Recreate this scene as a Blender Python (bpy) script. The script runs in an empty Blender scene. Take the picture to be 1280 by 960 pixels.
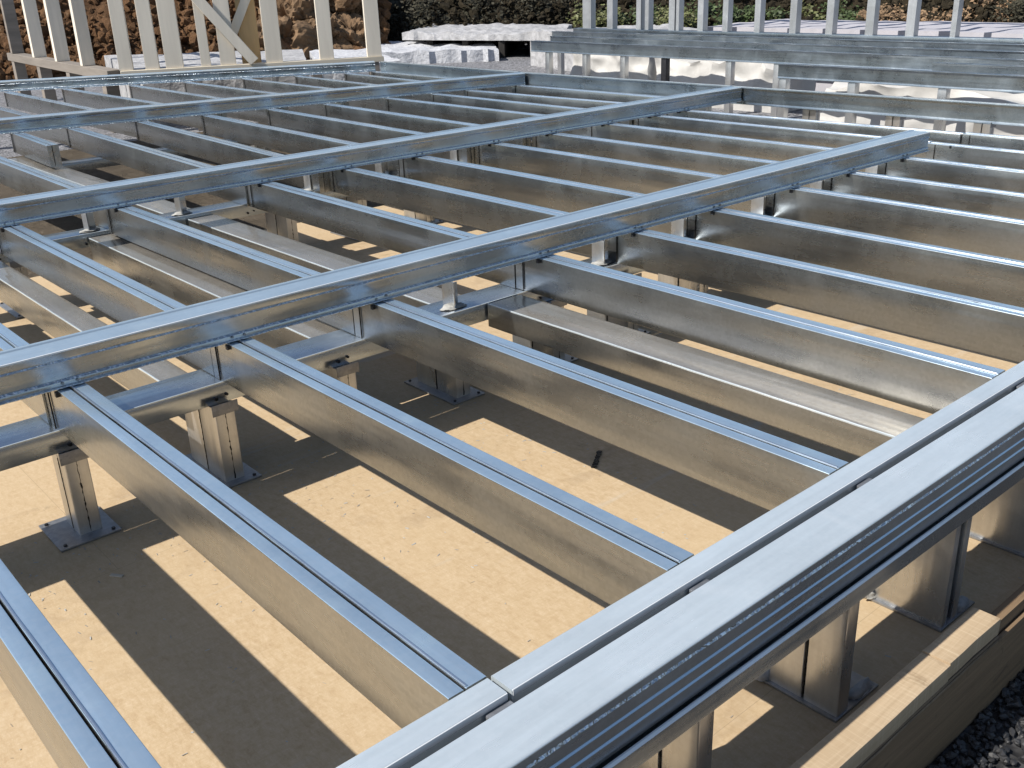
import bpy, bmesh, math, random
from mathutils import Vector, Matrix, noise
random.seed(7)
sc = bpy.context.scene
C = sc.collection

# ------------------------------------------------------------------ camera
cam_d = bpy.data.cameras.new('camera'); cam = bpy.data.objects.new('camera', cam_d); C.objects.link(cam)
yaw, pitch, roll = 0.8635123, 0.3929933, -0.0369676
fw = Vector((math.cos(pitch)*math.cos(yaw), math.cos(pitch)*math.sin(yaw), -math.sin(pitch)))
rt = Vector((math.sin(yaw), -math.cos(yaw), 0)); up = rt.cross(fw)
rt2 = math.cos(roll)*rt + math.sin(roll)*up; up2 = -math.sin(roll)*rt + math.cos(roll)*up
M = Matrix.Identity(4)
for i in range(3):
    M[i][0], M[i][1], M[i][2] = rt2[i], up2[i], -fw[i]
M[0][3], M[1][3], M[2][3] = -0.83737, -1.18680, 1.20906
cam.matrix_world = M
cam_d.sensor_width = 36; cam_d.lens = 1252.23/1280*36
cam_d.clip_start = 0.02; cam_d.clip_end = 2000
sc.camera = cam

# ------------------------------------------------------------------ light
SUN = Vector((-0.98, 0.26, 1.0)).normalized()
el = math.asin(SUN.z); az = math.atan2(SUN.x, SUN.y)      # azimuth clockwise from +Y
w = bpy.data.worlds.new('World'); sc.world = w; w.use_nodes = True
nt = w.node_tree; bg = nt.nodes['Background']
sky = nt.nodes.new('ShaderNodeTexSky'); sky.sky_type = 'NISHITA'; sky.sun_disc = False
sky.sun_elevation = el; sky.sun_rotation = az
sky.air_density = 1.0; sky.dust_density = 1.0; sky.ozone_density = 0.6
nt.links.new(sky.outputs[0], bg.inputs[0]); bg.inputs[1].default_value = 0.10
sl = bpy.data.lights.new('sun', 'SUN'); sl.energy = 5.0; sl.angle = math.radians(0.5); sl.color = (1.0, .95, .87)
so = bpy.data.objects.new('sun', sl); C.objects.link(so)
so.rotation_euler = SUN.to_track_quat('Z', 'Y').to_euler(); so.location = SUN*30
sc.view_settings.view_transform = 'Standard'; sc.view_settings.look = 'None'
sc.view_settings.exposure = 0.2; sc.view_settings.gamma = 1.0; sc.view_settings.use_curve_mapping = False
sc.cycles.max_bounces = 10; sc.cycles.glossy_bounces = 6; sc.cycles.diffuse_bounces = 4
sc.cycles.sample_clamp_indirect = 4.0
sc.cycles.caustics_reflective = False; sc.cycles.blur_glossy = 0.6

# ------------------------------------------------------------------ materials
def new_mat(name):
    m = bpy.data.materials.new(name); m.use_nodes = True
    n = m.node_tree.nodes; b = n['Principled BSDF']
    return m, n, m.node_tree.links, b
def mapped(n, l, scale, rnd=True):
    tc = n.new('ShaderNodeTexCoord'); mp = n.new('ShaderNodeMapping'); mp.inputs['Scale'].default_value = scale
    if rnd:
        oi = n.new('ShaderNodeObjectInfo'); mu = n.new('ShaderNodeMath'); mu.operation = 'MULTIPLY'; mu.inputs[1].default_value = 37.0
        l.new(oi.outputs['Random'], mu.inputs[0])
        ad = n.new('ShaderNodeVectorMath'); ad.operation = 'ADD'
        l.new(tc.outputs['Object'], ad.inputs[0]); l.new(mu.outputs[0], ad.inputs[1]); l.new(ad.outputs[0], mp.inputs[0])
    else:
        l.new(tc.outputs['Object'], mp.inputs[0])
    return mp.outputs[0]
def noise_n(n, l, vec, scale, detail=4, rough=.55, dist=0):
    t = n.new('ShaderNodeTexNoise'); t.inputs['Scale'].default_value = scale; t.inputs['Detail'].default_value = detail
    t.inputs['Roughness'].default_value = rough; t.inputs['Distortion'].default_value = dist
    l.new(vec, t.inputs['Vector']); return t.outputs['Fac']
def ramp(n, l, fac, stops):
    r = n.new('ShaderNodeValToRGB'); e = r.color_ramp.elements
    while len(e) < len(stops): e.new(0.5)
    for x, (p, c) in zip(e, stops):
        x.position = p; x.color = (c, c, c, 1) if not isinstance(c, tuple) else (*c, 1)
    l.new(fac, r.inputs[0]); return r.outputs[0]
def mixc(n, l, fac, a, b, typ='MIX'):
    m = n.new('ShaderNodeMix'); m.data_type = 'RGBA'; m.blend_type = typ
    for s, v in ((0, fac), (6, a), (7, b)):
        if hasattr(v, 'is_output'): l.new(v, m.inputs[s])
        else: m.inputs[s].default_value = v if s == 0 else (*v, 1)
    return m.outputs[2]
def bump(n, l, h, strength, dist, prev=None):
    b = n.new('ShaderNodeBump'); b.inputs['Strength'].default_value = strength; b.inputs['Distance'].default_value = dist
    l.new(h, b.inputs['Height'])
    if prev is not None: l.new(prev, b.inputs['Normal'])
    return b.outputs['Normal']

def galv(name, axis, rough=(.17, .34), tint=(.60, .64, .69), dull=0.0, wave=.25, dirt=.25, scuff=.28, mottle=.84):
    """bright galvanised sheet: rolling streaks along its length, faint spangle, slow waviness, a few dull smears"""
    m, n, l, b = new_mat(name)
    k = {'x': (.06, 1, 1), 'y': (1, .06, 1), 'z': (1, 1, .06)}[axis]
    streak = noise_n(n, l, mapped(n, l, k), 60, 3)
    iso = mapped(n, l, (1, 1, 1))
    cloud = noise_n(n, l, iso, 2.6, 5, .6, .4)
    vo = n.new('ShaderNodeTexVoronoi'); vo.inputs['Scale'].default_value = 90; l.new(iso, vo.inputs['Vector'])
    sp = n.new('ShaderNodeSeparateColor'); l.new(vo.outputs['Color'], sp.inputs[0])
    c = mixc(n, l, ramp(n, l, cloud, [(.3, 0.0), (.72, 1.0)]), tuple(t*mottle for t in tint), tint)
    c = mixc(n, l, ramp(n, l, streak, [(.3, 0.0), (.7, .5)]), c, tuple(t*.74 for t in tint))
    c = mixc(n, l, ramp(n, l, sp.outputs[0], [(0, 0.0), (1, .10)]), c, (.9, .93, .96))
    dn = noise_n(n, l, iso, 4.0, 5, .6, .8)
    dfac = ramp(n, l, dn, [(.60, 0.0), (.82, dirt)])
    c = mixc(n, l, dfac, c, (.30, .27, .22))
    sc1 = noise_n(n, l, mapped(n, l, tuple(.9 if t < .5 else .5 for t in k)), 3.2, 4, .55, 1.2)
    smear = ramp(n, l, sc1, [(.55, 0.0), (.80, scuff)])
    c = mixc(n, l, smear, c, tuple(min(1, t*1.5) for t in tint))
    l.new(c, b.inputs['Base Color'])
    mt = n.new('ShaderNodeMath'); mt.operation = 'MULTIPLY_ADD'; mt.inputs[1].default_value = -.8; mt.inputs[2].default_value = 1.0-dull
    l.new(dfac, mt.inputs[0]); l.new(mt.outputs[0], b.inputs['Metallic'])
    rr = n.new('ShaderNodeMapRange'); rr.inputs[1].default_value = .3; rr.inputs[2].default_value = .72
    rr.inputs[3].default_value = rough[0]; rr.inputs[4].default_value = rough[1]
    mx = n.new('ShaderNodeMath'); mx.operation = 'MULTIPLY_ADD'; mx.inputs[1].default_value = .35
    l.new(streak, mx.inputs[0]); l.new(cloud, mx.inputs[2])
    sb = n.new('ShaderNodeMath'); sb.operation = 'SUBTRACT'; sb.inputs[1].default_value = .17; l.new(mx.outputs[0], sb.inputs[0])
    l.new(sb.outputs[0], rr.inputs[0]); rs = n.new('ShaderNodeMath'); rs.operation = 'MULTIPLY_ADD'; rs.inputs[1].default_value = .35
    l.new(smear, rs.inputs[0]); l.new(rr.outputs[0], rs.inputs[2]); l.new(rs.outputs[0], b.inputs['Roughness'])
    slow = noise_n(n, l, mapped(n, l, k), 9, 2)
    nr = bump(n, l, slow, wave, .02)
    nr = bump(n, l, streak, .04, .003, nr)
    nr = bump(n, l, sp.outputs[0], .03, .002, nr)
    l.new(nr, b.inputs['Normal'])
    return m
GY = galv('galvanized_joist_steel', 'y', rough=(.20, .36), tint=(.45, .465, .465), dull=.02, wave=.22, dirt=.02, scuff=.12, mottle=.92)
GYT = galv('sky_lit_flange_steel', 'y', rough=(.15, .26), tint=(.54, .71, .86), dull=.32, wave=.14, dirt=.12)  # same joist steel, with sky and sun on the tops put into the tint
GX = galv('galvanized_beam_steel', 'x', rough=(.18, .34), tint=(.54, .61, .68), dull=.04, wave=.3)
GXT = galv('sky_lit_beam_steel', 'x', rough=(.15, .26), tint=(.60, .75, .86), dull=.40, wave=.14, dirt=.10)  # same beam steel, upward faces tinted with the light of the sky
GR = galv('brushed_rim_glare_steel', 'x', rough=(.16, .30), tint=(.74, .83, .88), dull=.56, wave=.10, dirt=.14)  # brushed steel whose pale tint carries the glare on the rim top
GRF = galv('shaded_rim_face_steel', 'x', rough=(.22, .38), tint=(.60, .61, .62), dull=.18, wave=.12, dirt=.15)  # same rim steel, darkened for its shaded front face
GZ = galv('galvanized_post_steel', 'z', rough=(.24, .4), tint=(.66, .66, .65), dull=.12, dirt=.4, wave=.3)
GP = galv('plate_steel', 'x', rough=(.3, .5), tint=(.30, .31, .33), dull=.35, dirt=.6)
GD = galv('dusty_low_steel', 'y', rough=(.12, .30), tint=(.50, .46, .40), dull=.34, wave=.5, dirt=.35)
GF = galv('dull_far_steel', 'y', rough=(.22, .4), tint=(.36, .42, .47), dull=.04, dirt=.3)
GS = galv('stud_steel', 'z', rough=(.35, .5), tint=(.58, .60, .62), dull=.2, dirt=.2)

def hem_mat(name, axis, rough=.25, tint=(.66, .72, .80)):
    """stitched hem: short dimples at a fixed pitch along the length"""
    m, n, l, b = new_mat(name)
    tc = n.new('ShaderNodeTexCoord'); sx = n.new('ShaderNodeSeparateXYZ'); l.new(tc.outputs['Object'], sx.inputs[0])
    nz = noise_n(n, l, tc.outputs['Object'], 22, 4)
    ma = n.new('ShaderNodeMath'); ma.operation = 'MULTIPLY_ADD'; ma.inputs[1].default_value = 220
    l.new(sx.outputs[{'x': 0, 'y': 1}[axis]], ma.inputs[0])
    mb = n.new('ShaderNodeMath'); mb.operation = 'MULTIPLY'; mb.inputs[1].default_value = 34; l.new(nz, mb.inputs[0]); l.new(mb.outputs[0], ma.inputs[2])
    sn = n.new('ShaderNodeMath'); sn.operation = 'SINE'; l.new(ma.outputs[0], sn.inputs[0])
    l.new(ramp(n, l, sn.outputs[0], [(.2, tuple(t*.7 for t in tint)), (.8, tint)]), b.inputs['Base Color'])
    b.inputs['Metallic'].default_value = 1; b.inputs['Roughness'].default_value = rough
    nr = bump(n, l, sn.outputs[0], .5, .004); nr = bump(n, l, nz, .6, .01, nr)
    l.new(nr, b.inputs['Normal']); return m
HX = hem_mat('stitched_hem_steel', 'x', .36, (.78, .85, .92))
GB = galv('edge_highlight_steel', 'x', rough=(.3, .45), tint=(.88, .91, .93), dull=.72, wave=.1, dirt=.05); HY = galv('rolled_seam_steel', 'y', rough=(.2, .3), tint=(.66, .74, .84), dull=.1, wave=.9, dirt=0)  # the near-white edge steel paints a highlight along the edges

def flat_mat(name, col, rough=.6, metal=0, nscale=12, var=.3, bstr=.2, bdist=.004, stretch=(1, 1, 1), spec=.5):
    m, n, l, b = new_mat(name)
    v = mapped(n, l, stretch)
    a = noise_n(n, l, v, nscale, 6, .6, .3)
    l.new(ramp(n, l, a, [(.25, tuple(c*(1-var) for c in col)), (.75, tuple(min(1, c*(1+var)) for c in col))]), b.inputs['Base Color'])
    b.inputs['Roughness'].default_value = rough; b.inputs['Metallic'].default_value = metal
    b.inputs['Specular IOR Level'].default_value = spec
    l.new(bump(n, l, a, bstr, bdist), b.inputs['Normal']); return m
M_bolt = flat_mat('dark_bolt_steel', (.05, .05, .055), .45, .8)
M_black = flat_mat('black_seam_and_slot_shade', (.012, .011, .010), .7)
M_foam = flat_mat('white_foam', (.40, .40, .41), .8, 0, 6, .35, .9, .05)
M_foamg = flat_mat('grey_foam', (.52, .53, .56), .8, 0, 14, .3, .9, .03)
M_lav = flat_mat('lavender_foam', (.46, .45, .49), .8, 0, 6, .1)
M_sheet = flat_mat('white_wrap', (.56, .55, .53), .55, 0, 4, .12, .5, .02)
M_putty = flat_mat('grey_putty', (.42, .42, .40), .8, 0, 40, .3, .8, .004)
M_stud = flat_mat('pale_timber', (.80, .73, .62), .7, 0, 7, .14, .2, .004, (1, 1, .08))
M_studh = flat_mat('pale_timber_long', (.60, .54, .44), .7, 0, 7, .2, .2, .004, (.1, .1, 1))
M_studd = flat_mat('weathered_grey_timber', (.24, .21, .18), .8, 0, 7, .3, .2, .004, (.1, .1, 1))
M_tanply = flat_mat('tan_plywood', (.50, .35, .18), .7, 0, 9, .15, .2, .003, (1, 1, .15))
M_stone = flat_mat('black_crushed_stone', (.028, .028, .030), .55, 0, 30, .5, .5, .003)
M_rock = flat_mat('tan_rock', (.17, .105, .056), .9, 0, 5, .5, .9, .05)
M_pallet = flat_mat('pallet_shade_wood', (.03, .027, .024), .9)  # near-black colour stands for the shadow gap under the slab

def ply_mat():
    m, n, l, b = new_mat('plywood_deck')
    iso = mapped(n, l, (1, 1, 1), False)
    big = noise_n(n, l, iso, 1.3, 5, .6, .5)
    fib = noise_n(n, l, mapped(n, l, (6, 40, 1), False), 2.2, 6, .7, 1.0)
    flk = noise_n(n, l, mapped(n, l, (60, 26, 1), False), 1.0, 9, .78, .3)
    fine = noise_n(n, l, iso, 140, 5, .7)
    c = ramp(n, l, flk, [(.28, (.42, .285, .165)), (.47, (.55, .412, .255)), (.62, (.62, .482, .32)), (.8, (.69, .555, .39))])
    c = mixc(n, l, ramp(n, l, fib, [(.35, .35), (.62, 0.0)]), c, (.43, .30, .16))
    c = mixc(n, l, ramp(n, l, big, [(.35, 0.0), (.7, .55)]), c, (.58, .44, .27))
    c = mixc(n, l, ramp(n, l, fine, [(.58, 0.0), (.72, .35)]), c, (.76, .66, .48))
    st = noise_n(n, l, iso, 4.2, 7, .75, .8)
    c = mixc(n, l, ramp(n, l, st, [(.64, 0.0), (.74, .5)]), c, (.16, .11, .07))
    # a few dusty, rubbed streaks running along X
    du = noise_n(n, l, mapped(n, l, (.35, 3.2, 1), False), 2.0, 5, .6, .3)
    c = mixc(n, l, ramp(n, l, du, [(.60, 0.0), (.70, .45)]), c, (.55, .52, .46))
    # panel joints: thin dark lines every 1.82 m x .91 m
    br = n.new('ShaderNodeTexBrick'); br.inputs['Scale'].default_value = 1.0; br.offset = .5
    br.inputs['Brick Width'].default_value = 2.73; br.inputs['Row Height'].default_value = 1.82
    br.inputs['Mortar Size'].default_value = .0010; br.inputs['Mortar Smooth'].default_value = .3
    l.new(mapped(n, l, (1, 1, 1), False), br.inputs['Vector'])
    bf = n.new('ShaderNodeMath'); bf.operation = 'MULTIPLY'; bf.inputs[1].default_value = .35; l.new(br.outputs['Fac'], bf.inputs[0])
    c = mixc(n, l, bf.outputs[0], c, (.12, .085, .055))
    sn2 = noise_n(n, l, mapped(n, l, (.8, 1.1, 1), False), 1.9, 6, .6, 1.0)
    c = mixc(n, l, ramp(n, l, sn2, [(.56, 0.0), (.64, .28), (.68, .12)]), c, (.30, .21, .13))
    l.new(c, b.inputs['Base Color']); b.inputs['Roughness'].default_value = .72; b.inputs['Specular IOR Level'].default_value = .3
    nr = bump(n, l, flk, .25, .003); nr = bump(n, l, fine, .2, .0015, nr); l.new(nr, b.inputs['Normal'])
    return m
M_ply = ply_mat()
def board_mat(name, a, d, dark, saw=.35):
    m, n, l, b = new_mat(name)
    g = noise_n(n, l, mapped(n, l, (2.5, 60, 60), False), 1.0, 6, .65, .8)
    s = noise_n(n, l, mapped(n, l, (9, 9, 9), False), 1.0, 6, .7, .8)
    c = ramp(n, l, g, [(.3, d), (.7, a)])
    c = mixc(n, l, ramp(n, l, s, [(.58, 0.0), (.72, .7)]), c, dark)
    sw = noise_n(n, l, mapped(n, l, (110, 5, 1), False), 1.0, 5, .65, .3)
    c = mixc(n, l, ramp(n, l, sw, [(.5, 0.0), (.75, saw)]), c, (.80, .68, .48))
    l.new(c, b.inputs['Base Color']); b.inputs['Roughness'].default_value = .75
    l.new(bump(n, l, g, .4, .003), b.inputs['Normal']); return m
M_board = board_mat('rough_sawn_timber', (.56, .43, .285), (.43, .315, .195), (.2, .13, .07))
M_edge = board_mat('shaded_edge_ply', (.26, .175, .10), (.16, .105, .06), (.05, .036, .025), 0)  # ply colour darkened for the shade on the front of the edge
M_plies = board_mat('layered_ply_edge', (.30, .22, .14), (.10, .07, .045), (.05, .035, .025), 0)

def ground_mat():
    m, n, l, b = new_mat('gravel')
    iso = mapped(n, l, (1, 1, 1), False)
    vo = n.new('ShaderNodeTexVoronoi'); vo.inputs['Scale'].default_value = 34; l.new(iso, vo.inputs['Vector'])
    s = n.new('ShaderNodeSeparateColor'); l.new(vo.outputs['Color'], s.inputs[0])
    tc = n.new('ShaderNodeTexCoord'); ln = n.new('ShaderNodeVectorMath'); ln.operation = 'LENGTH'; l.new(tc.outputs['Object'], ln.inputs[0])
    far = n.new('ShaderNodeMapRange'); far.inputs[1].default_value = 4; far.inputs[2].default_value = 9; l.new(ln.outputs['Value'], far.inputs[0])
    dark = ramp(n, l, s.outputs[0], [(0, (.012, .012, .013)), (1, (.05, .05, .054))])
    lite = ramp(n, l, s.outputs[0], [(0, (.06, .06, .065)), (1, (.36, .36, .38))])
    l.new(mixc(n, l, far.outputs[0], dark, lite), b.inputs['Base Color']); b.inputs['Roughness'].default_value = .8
    l.new(bump(n, l, vo.outputs['Distance'], 1.0, .02), b.inputs['Normal']); return m
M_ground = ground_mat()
def earth_mat(name, a, bcol, c3):
    m, n, l, b = new_mat(name)
    iso = mapped(n, l, (1, 1, 1), False)
    x = noise_n(n, l, iso, 1.1, 9, .72, .6); y = noise_n(n, l, iso, 5.0, 8, .75, .4)
    c = ramp(n, l, x, [(.3, a), (.55, bcol), (.75, tuple(t*1.25 for t in bcol))])
    c = mixc(n, l, ramp(n, l, y, [(.6, 0.0), (.7, .9)]), c, c3)
    l.new(c, b.inputs['Base Color']); b.inputs['Roughness'].default_value = .95; b.inputs['Specular IOR Level'].default_value = .2
    l.new(bump(n, l, y, .9, .15), b.inputs['Normal']); return m
M_earth = earth_mat('brown_earth', (.075, .04, .02), (.17, .092, .045), (.30, .22, .14))
M_scrub = earth_mat('dark_scrubby_earth', (.012, .011, .008), (.045, .036, .022), (.26, .20, .13))
M_leafg = flat_mat('green_leaves', (.055, .082, .026), .6, 0, 3, .6, 0)
M_leafy = flat_mat('yellowgreen_leaves', (.11, .12, .042), .6, 0, 3, .5, 0)
M_leafd = flat_mat('dry_leaves', (.23, .15, .085), .8, 0, 3, .6, 0)
M_leafk = flat_mat('dark_leaves', (.034, .031, .017), .8, 0, 3, .6, 0)
M_wood = flat_mat('twig_bark', (.05, .035, .022), .9)

# ------------------------------------------------------------------ builders
ORG = {}
def obj(name, bm, mat, parent=None, smooth=True, top=None):
    o0 = ORG.get(parent.name, Vector()) if parent else Vector()
    for v in bm.verts: v.co -= o0
    bmesh.ops.recalc_face_normals(bm, faces=bm.faces[:])
    me = bpy.data.meshes.new(name); bm.to_mesh(me); bm.free()
    if smooth:
        for p in me.polygons: p.use_smooth = True
        me.set_sharp_from_angle(angle=math.radians(38))
    o = bpy.data.objects.new(name, me); C.objects.link(o); me.materials.append(mat)
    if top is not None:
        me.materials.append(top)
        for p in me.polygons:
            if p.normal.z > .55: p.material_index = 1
    if parent: o.parent = parent
    ORG[o.name] = o0.copy()
    return o
def thing(name, label, cat, loc, group=None):
    o = bpy.data.objects.new(name, None); C.objects.link(o); o.location = loc; o.empty_display_size = .1
    o['label'] = label; o['category'] = cat
    if group: o['group'] = group
    ORG[o.name] = Vector(loc); return o
def tag(o, label, cat, group=None):
    o['label'] = label; o['category'] = cat
    if group: o['group'] = group
    return o
def struct(name, bm, mat, kind='structure', smooth=True):
    o = obj(name, bm, mat, None, smooth); o['kind'] = kind; return o
def copy_thing(src, loc, label):
    r = src.copy(); C.objects.link(r); r.location = loc; r['label'] = label; ORG[r.name] = Vector(loc)
    for ch in list(src.children):
        c = ch.copy(); C.objects.link(c); c.parent = r
        for g in ch.children:
            d = g.copy(); C.objects.link(d); d.parent = c
    return r

def rounded(poly, rad, seg=3):
    out = []; N = len(poly)
    for i in range(N):
        p = Vector(poly[i]); a = Vector(poly[i-1]); b = Vector(poly[(i+1) % N])
        u = (a-p); v = (b-p); r = min(rad, u.length*.45, v.length*.45)
        u.normalize(); v.normalize()
        for k in range(seg+1):
            t = k/seg; q = p + u*r*(1-t)**2 + v*r*t**2
            out.append((q.x, q.y))
    return out
def prism(bm, poly, A, B, side, nseg=1, jit=0.0):
    """poly in (side, z) swept from A to B; optional length segments with a small wander"""
    A = Vector(A); B = Vector(B); S = Vector(side).normalized(); Z = Vector((0, 0, 1)); rings = []
    for k in range(nseg+1):
        P = A.lerp(B, k/nseg); du = random.uniform(-jit, jit); dz = random.uniform(-jit, jit)*.5
        rings.append([bm.verts.new(P + S*(u+du) + Z*(v+dz)) for u, v in poly])
    n = len(poly)
    for a, b in zip(rings, rings[1:]):
        for i in range(n):
            bm.faces.new((a[i], a[(i+1) % n], b[(i+1) % n], b[i]))
    bm.faces.new(rings[0]); bm.faces.new(rings[-1])
def box(bm, x0, x1, y0, y1, z0, z1, bev=0.0):
    r = bmesh.ops.create_cube(bm, size=1)
    for v in r['verts']:
        v.co = Vector(((x0+x1)/2+v.co.x*(x1-x0), (y0+y1)/2+v.co.y*(y1-y0), (z0+z1)/2+v.co.z*(z1-z0)))
    if bev:
        es = list({e for v in r['verts'] for e in v.link_edges})
        bmesh.ops.bevel(bm, geom=es, offset=bev, segments=2, affect='EDGES', profile=.6)
def BM(): return bmesh.new()
def mk(fn, *a, **k):
    bm = BM(); fn(bm, *a, **k); return bm
def hexbolt(bm, x, y, z, r=.008, h=.007, axis='z'):
    q = bmesh.ops.create_cone(bm, cap_ends=True, segments=6, radius1=r, radius2=r*.92, depth=h)
    rot = {'z': Matrix.Identity(3), 'x': Matrix.Rotation(math.pi/2, 3, 'Y'), 'y': Matrix.Rotation(math.pi/2, 3, 'X')}[axis]
    for v in q['verts']: v.co = rot @ v.co + Vector((x, y, z))

ORD = ['first', 'second', 'third', 'fourth', 'fifth', 'sixth', 'seventh', 'eighth', 'ninth', 'tenth', 'eleventh', 'twelfth', 'thirteenth', 'fourteenth']

FZ = -.57            # deck level under the frame
GZ0 = -.72           # gravel level

_t = bmesh.new(); bmesh.ops.create_icosphere(_t, subdivisions=1, radius=1)
ICO_V = [v.co.copy() for v in _t.verts]; ICO_F = [[v.index for v in f.verts] for f in _t.faces]; _t.free()
def stones(name, items, mat):
    V = []; F = []
    for c, rot, st, jit in items:
        b0 = len(V)
        for v, j in zip(ICO_V, jit): V.append(c + rot @ Vector((v.x*st.x*j, v.y*st.y*j, v.z*st.z*j)))
        F += [[b0+q for q in f] for f in ICO_F]
    me = bpy.data.meshes.new(name); me.from_pydata(V, [], F); me.materials.append(mat)
    o = bpy.data.objects.new(name, me); C.objects.link(o); o['kind'] = 'stuff'; return o
# ------------------------------------------------------------------ ground, banks
bm = BM()
bmesh.ops.create_grid(bm, x_segments=2, y_segments=2, size=400)
for v in bm.verts: v.co.z = GZ0
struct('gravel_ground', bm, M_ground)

def bank(name, a0, a1, r0, mat, amp, na, nr, seed, rise=.55):
    bm = BM(); rows = []
    off = Vector((seed*13.1, seed*7.7, 0))
    for i in range(na+1):
        th = math.radians(a0+(a1-a0)*i/na); row = []
        for j in range(nr+1):
            t = j/nr; R = r0 + 15*t
            p = Vector((math.cos(th)*R-.84, math.sin(th)*R-1.19, 0))
            h = max(0, min(4.6, (R-r0)*rise))
            q = p + off
            k = min(1, t*7)
            d = noise.fractal(q*.55, 1.0, 2.1, 6)*amp + abs(noise.noise(q*1.3))*amp*.9 + noise.noise(q*3.7)*amp*.35
            row.append(bm.verts.new((p.x+noise.noise(q*.9)*amp*.6, p.y, GZ0-.05+h+d*k)))
        rows.append(row)
    for a, b in zip(rows, rows[1:]):
        for j in range(nr): bm.faces.new((a[j], a[j+1], b[j+1], b[j]))
    return struct(name, bm, mat)
bank('earth_bank', 56, 100, 26.5, M_earth, .42, 300, 90, 1)
bank('scrub_bank', -12, 56.4, 29.0, M_scrub, .5, 320, 80, 2, .5)

def clods(name, a0, a1, r0, r1, rise, mat, n, smin, smax, seed):
    r = random.Random(seed); it = []
    for _ in range(n):
        th = math.radians(r.uniform(a0, a1)); R = r0+(r1-r0)*r.random()**1.2; sz = smin+(smax-smin)*r.random()**3
        c = Vector((math.cos(th)*R-.84, math.sin(th)*R-1.19, GZ0+max(0, (R-r0-.6)*rise)+r.uniform(-.05, .22)))
        rot = Matrix.Rotation(r.uniform(0, 6.3), 3, 'Z') @ Matrix.Rotation(r.uniform(0, 3), 3, 'X')
        it.append((c, rot, Vector((r.uniform(.7, 1.4), r.uniform(.7, 1.4), r.uniform(.5, 1.0)))*sz, [r.uniform(.55, 1.3) for _ in ICO_V]))
    return stones(name, it, mat)
clods('earth_clods', 55.5, 84, 26.0, 30, .55, M_earth, 6500, .03, .20, 11)
clods('rubble_litter', 14, 57, 27.6, 31, .5, M_scrub, 4200, .03, .16, 12)

# plywood deck the frame stands on
struct('plywood_deck', mk(box, -4.5, 7.36, -.30, 5.75, FZ-.02, FZ), M_ply, smooth=False)
M_shade_floor = earth_mat('brown_shade_floor', (.085, .068, .048), (.15, .122, .09), (.26, .22, .17))
struct('shade_floor_sheet', mk(box, -4.5, 7.36, 5.75, 12.2, GZ0-.02, GZ0+.006), M_shade_floor, smooth=False)  # made-up dark brown sheet, put in for the shade under the far bays

# ------------------------------------------------------------------ the deck edge
t = thing('timber_kerb', 'long rough sawn timber laid along the plywood edge, half in sun', 'timber', (.2, -.32, -.45))
obj('board', mk(prism, rounded([(-.0375, 0), (.0375, 0), (.0375, .05), (-.0375, .05)], .004, 2), (-2.6, -.3225, -.45), (1.245, -.3225, -.45), (0, 1, 0), 30, .0012), M_board, t)
t = thing('timber_block', 'short timber end block beside the gravel, continuing the long edge timber', 'timber', (1.38, -.32, -.45))
obj('board', mk(prism, rounded([(-.036, 0), (.0375, 0), (.0375, .052), (-.036, .052)], .005, 2), (1.25, -.3215, -.45), (1.515, -.3215, -.45), (0, 1, 0), 4, .0015), M_board, t)
o = obj('edge_board', mk(prism, rounded([(-.006, 0), (.006, 0), (.006, .225), (-.006, .225)], .002, 2), (-2.8, -.345, -.712), (7.4, -.345, -.712), (0, 1, 0), 60, .0008), M_edge)
tag(o, 'dark upright ply board closing the deck edge above black gravel', 'board')
o = obj('edge_beam', mk(box, -2.8, 7.4, -.334, -.30, -.715, -.452, .003), M_edge)
tag(o, 'layered wooden beam under the rough sawn edge timber', 'beam')
for zz, y0 in ((-.4575, -.358), (-.4655, -.354), (-.4735, -.357), (-.4815, -.352)):
    tag(obj('ply_strip', mk(prism, rounded([(y0, zz-.0035), (-.3345, zz-.0035), (-.3345, zz+.0035), (y0, zz+.0035)], .001, 1), (-2.6, 0, 0), (1.52, 0, 0), (0, 1, 0), 50, .0014), M_plies),
        'ply layer under the edge timber, %s from the top' % ORD[int(round((-.4575-zz)/.008))], 'board', 'ply layers under the edge timber')
# crushed stone beside the deck
rng = random.Random(3); it = []
for i in range(9000):
    x = rng.uniform(.6, 3.2); y = -.36 - rng.random()**1.2*1.3; r = rng.uniform(.006, .016)
    rot = Matrix.Rotation(rng.uniform(0, 6.3), 3, 'Z') @ Matrix.Rotation(rng.uniform(0, 3), 3, 'X')
    it.append((Vector((x, y, GZ0 + r*.4 + rng.random()*.012)), rot, Vector((rng.uniform(.7, 1.3), rng.uniform(.6, 1.1), rng.uniform(.5, .9)))*r, [rng.uniform(.7, 1.25) for _ in ICO_V]))
stones('crushed_stone', it, M_stone)

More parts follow.
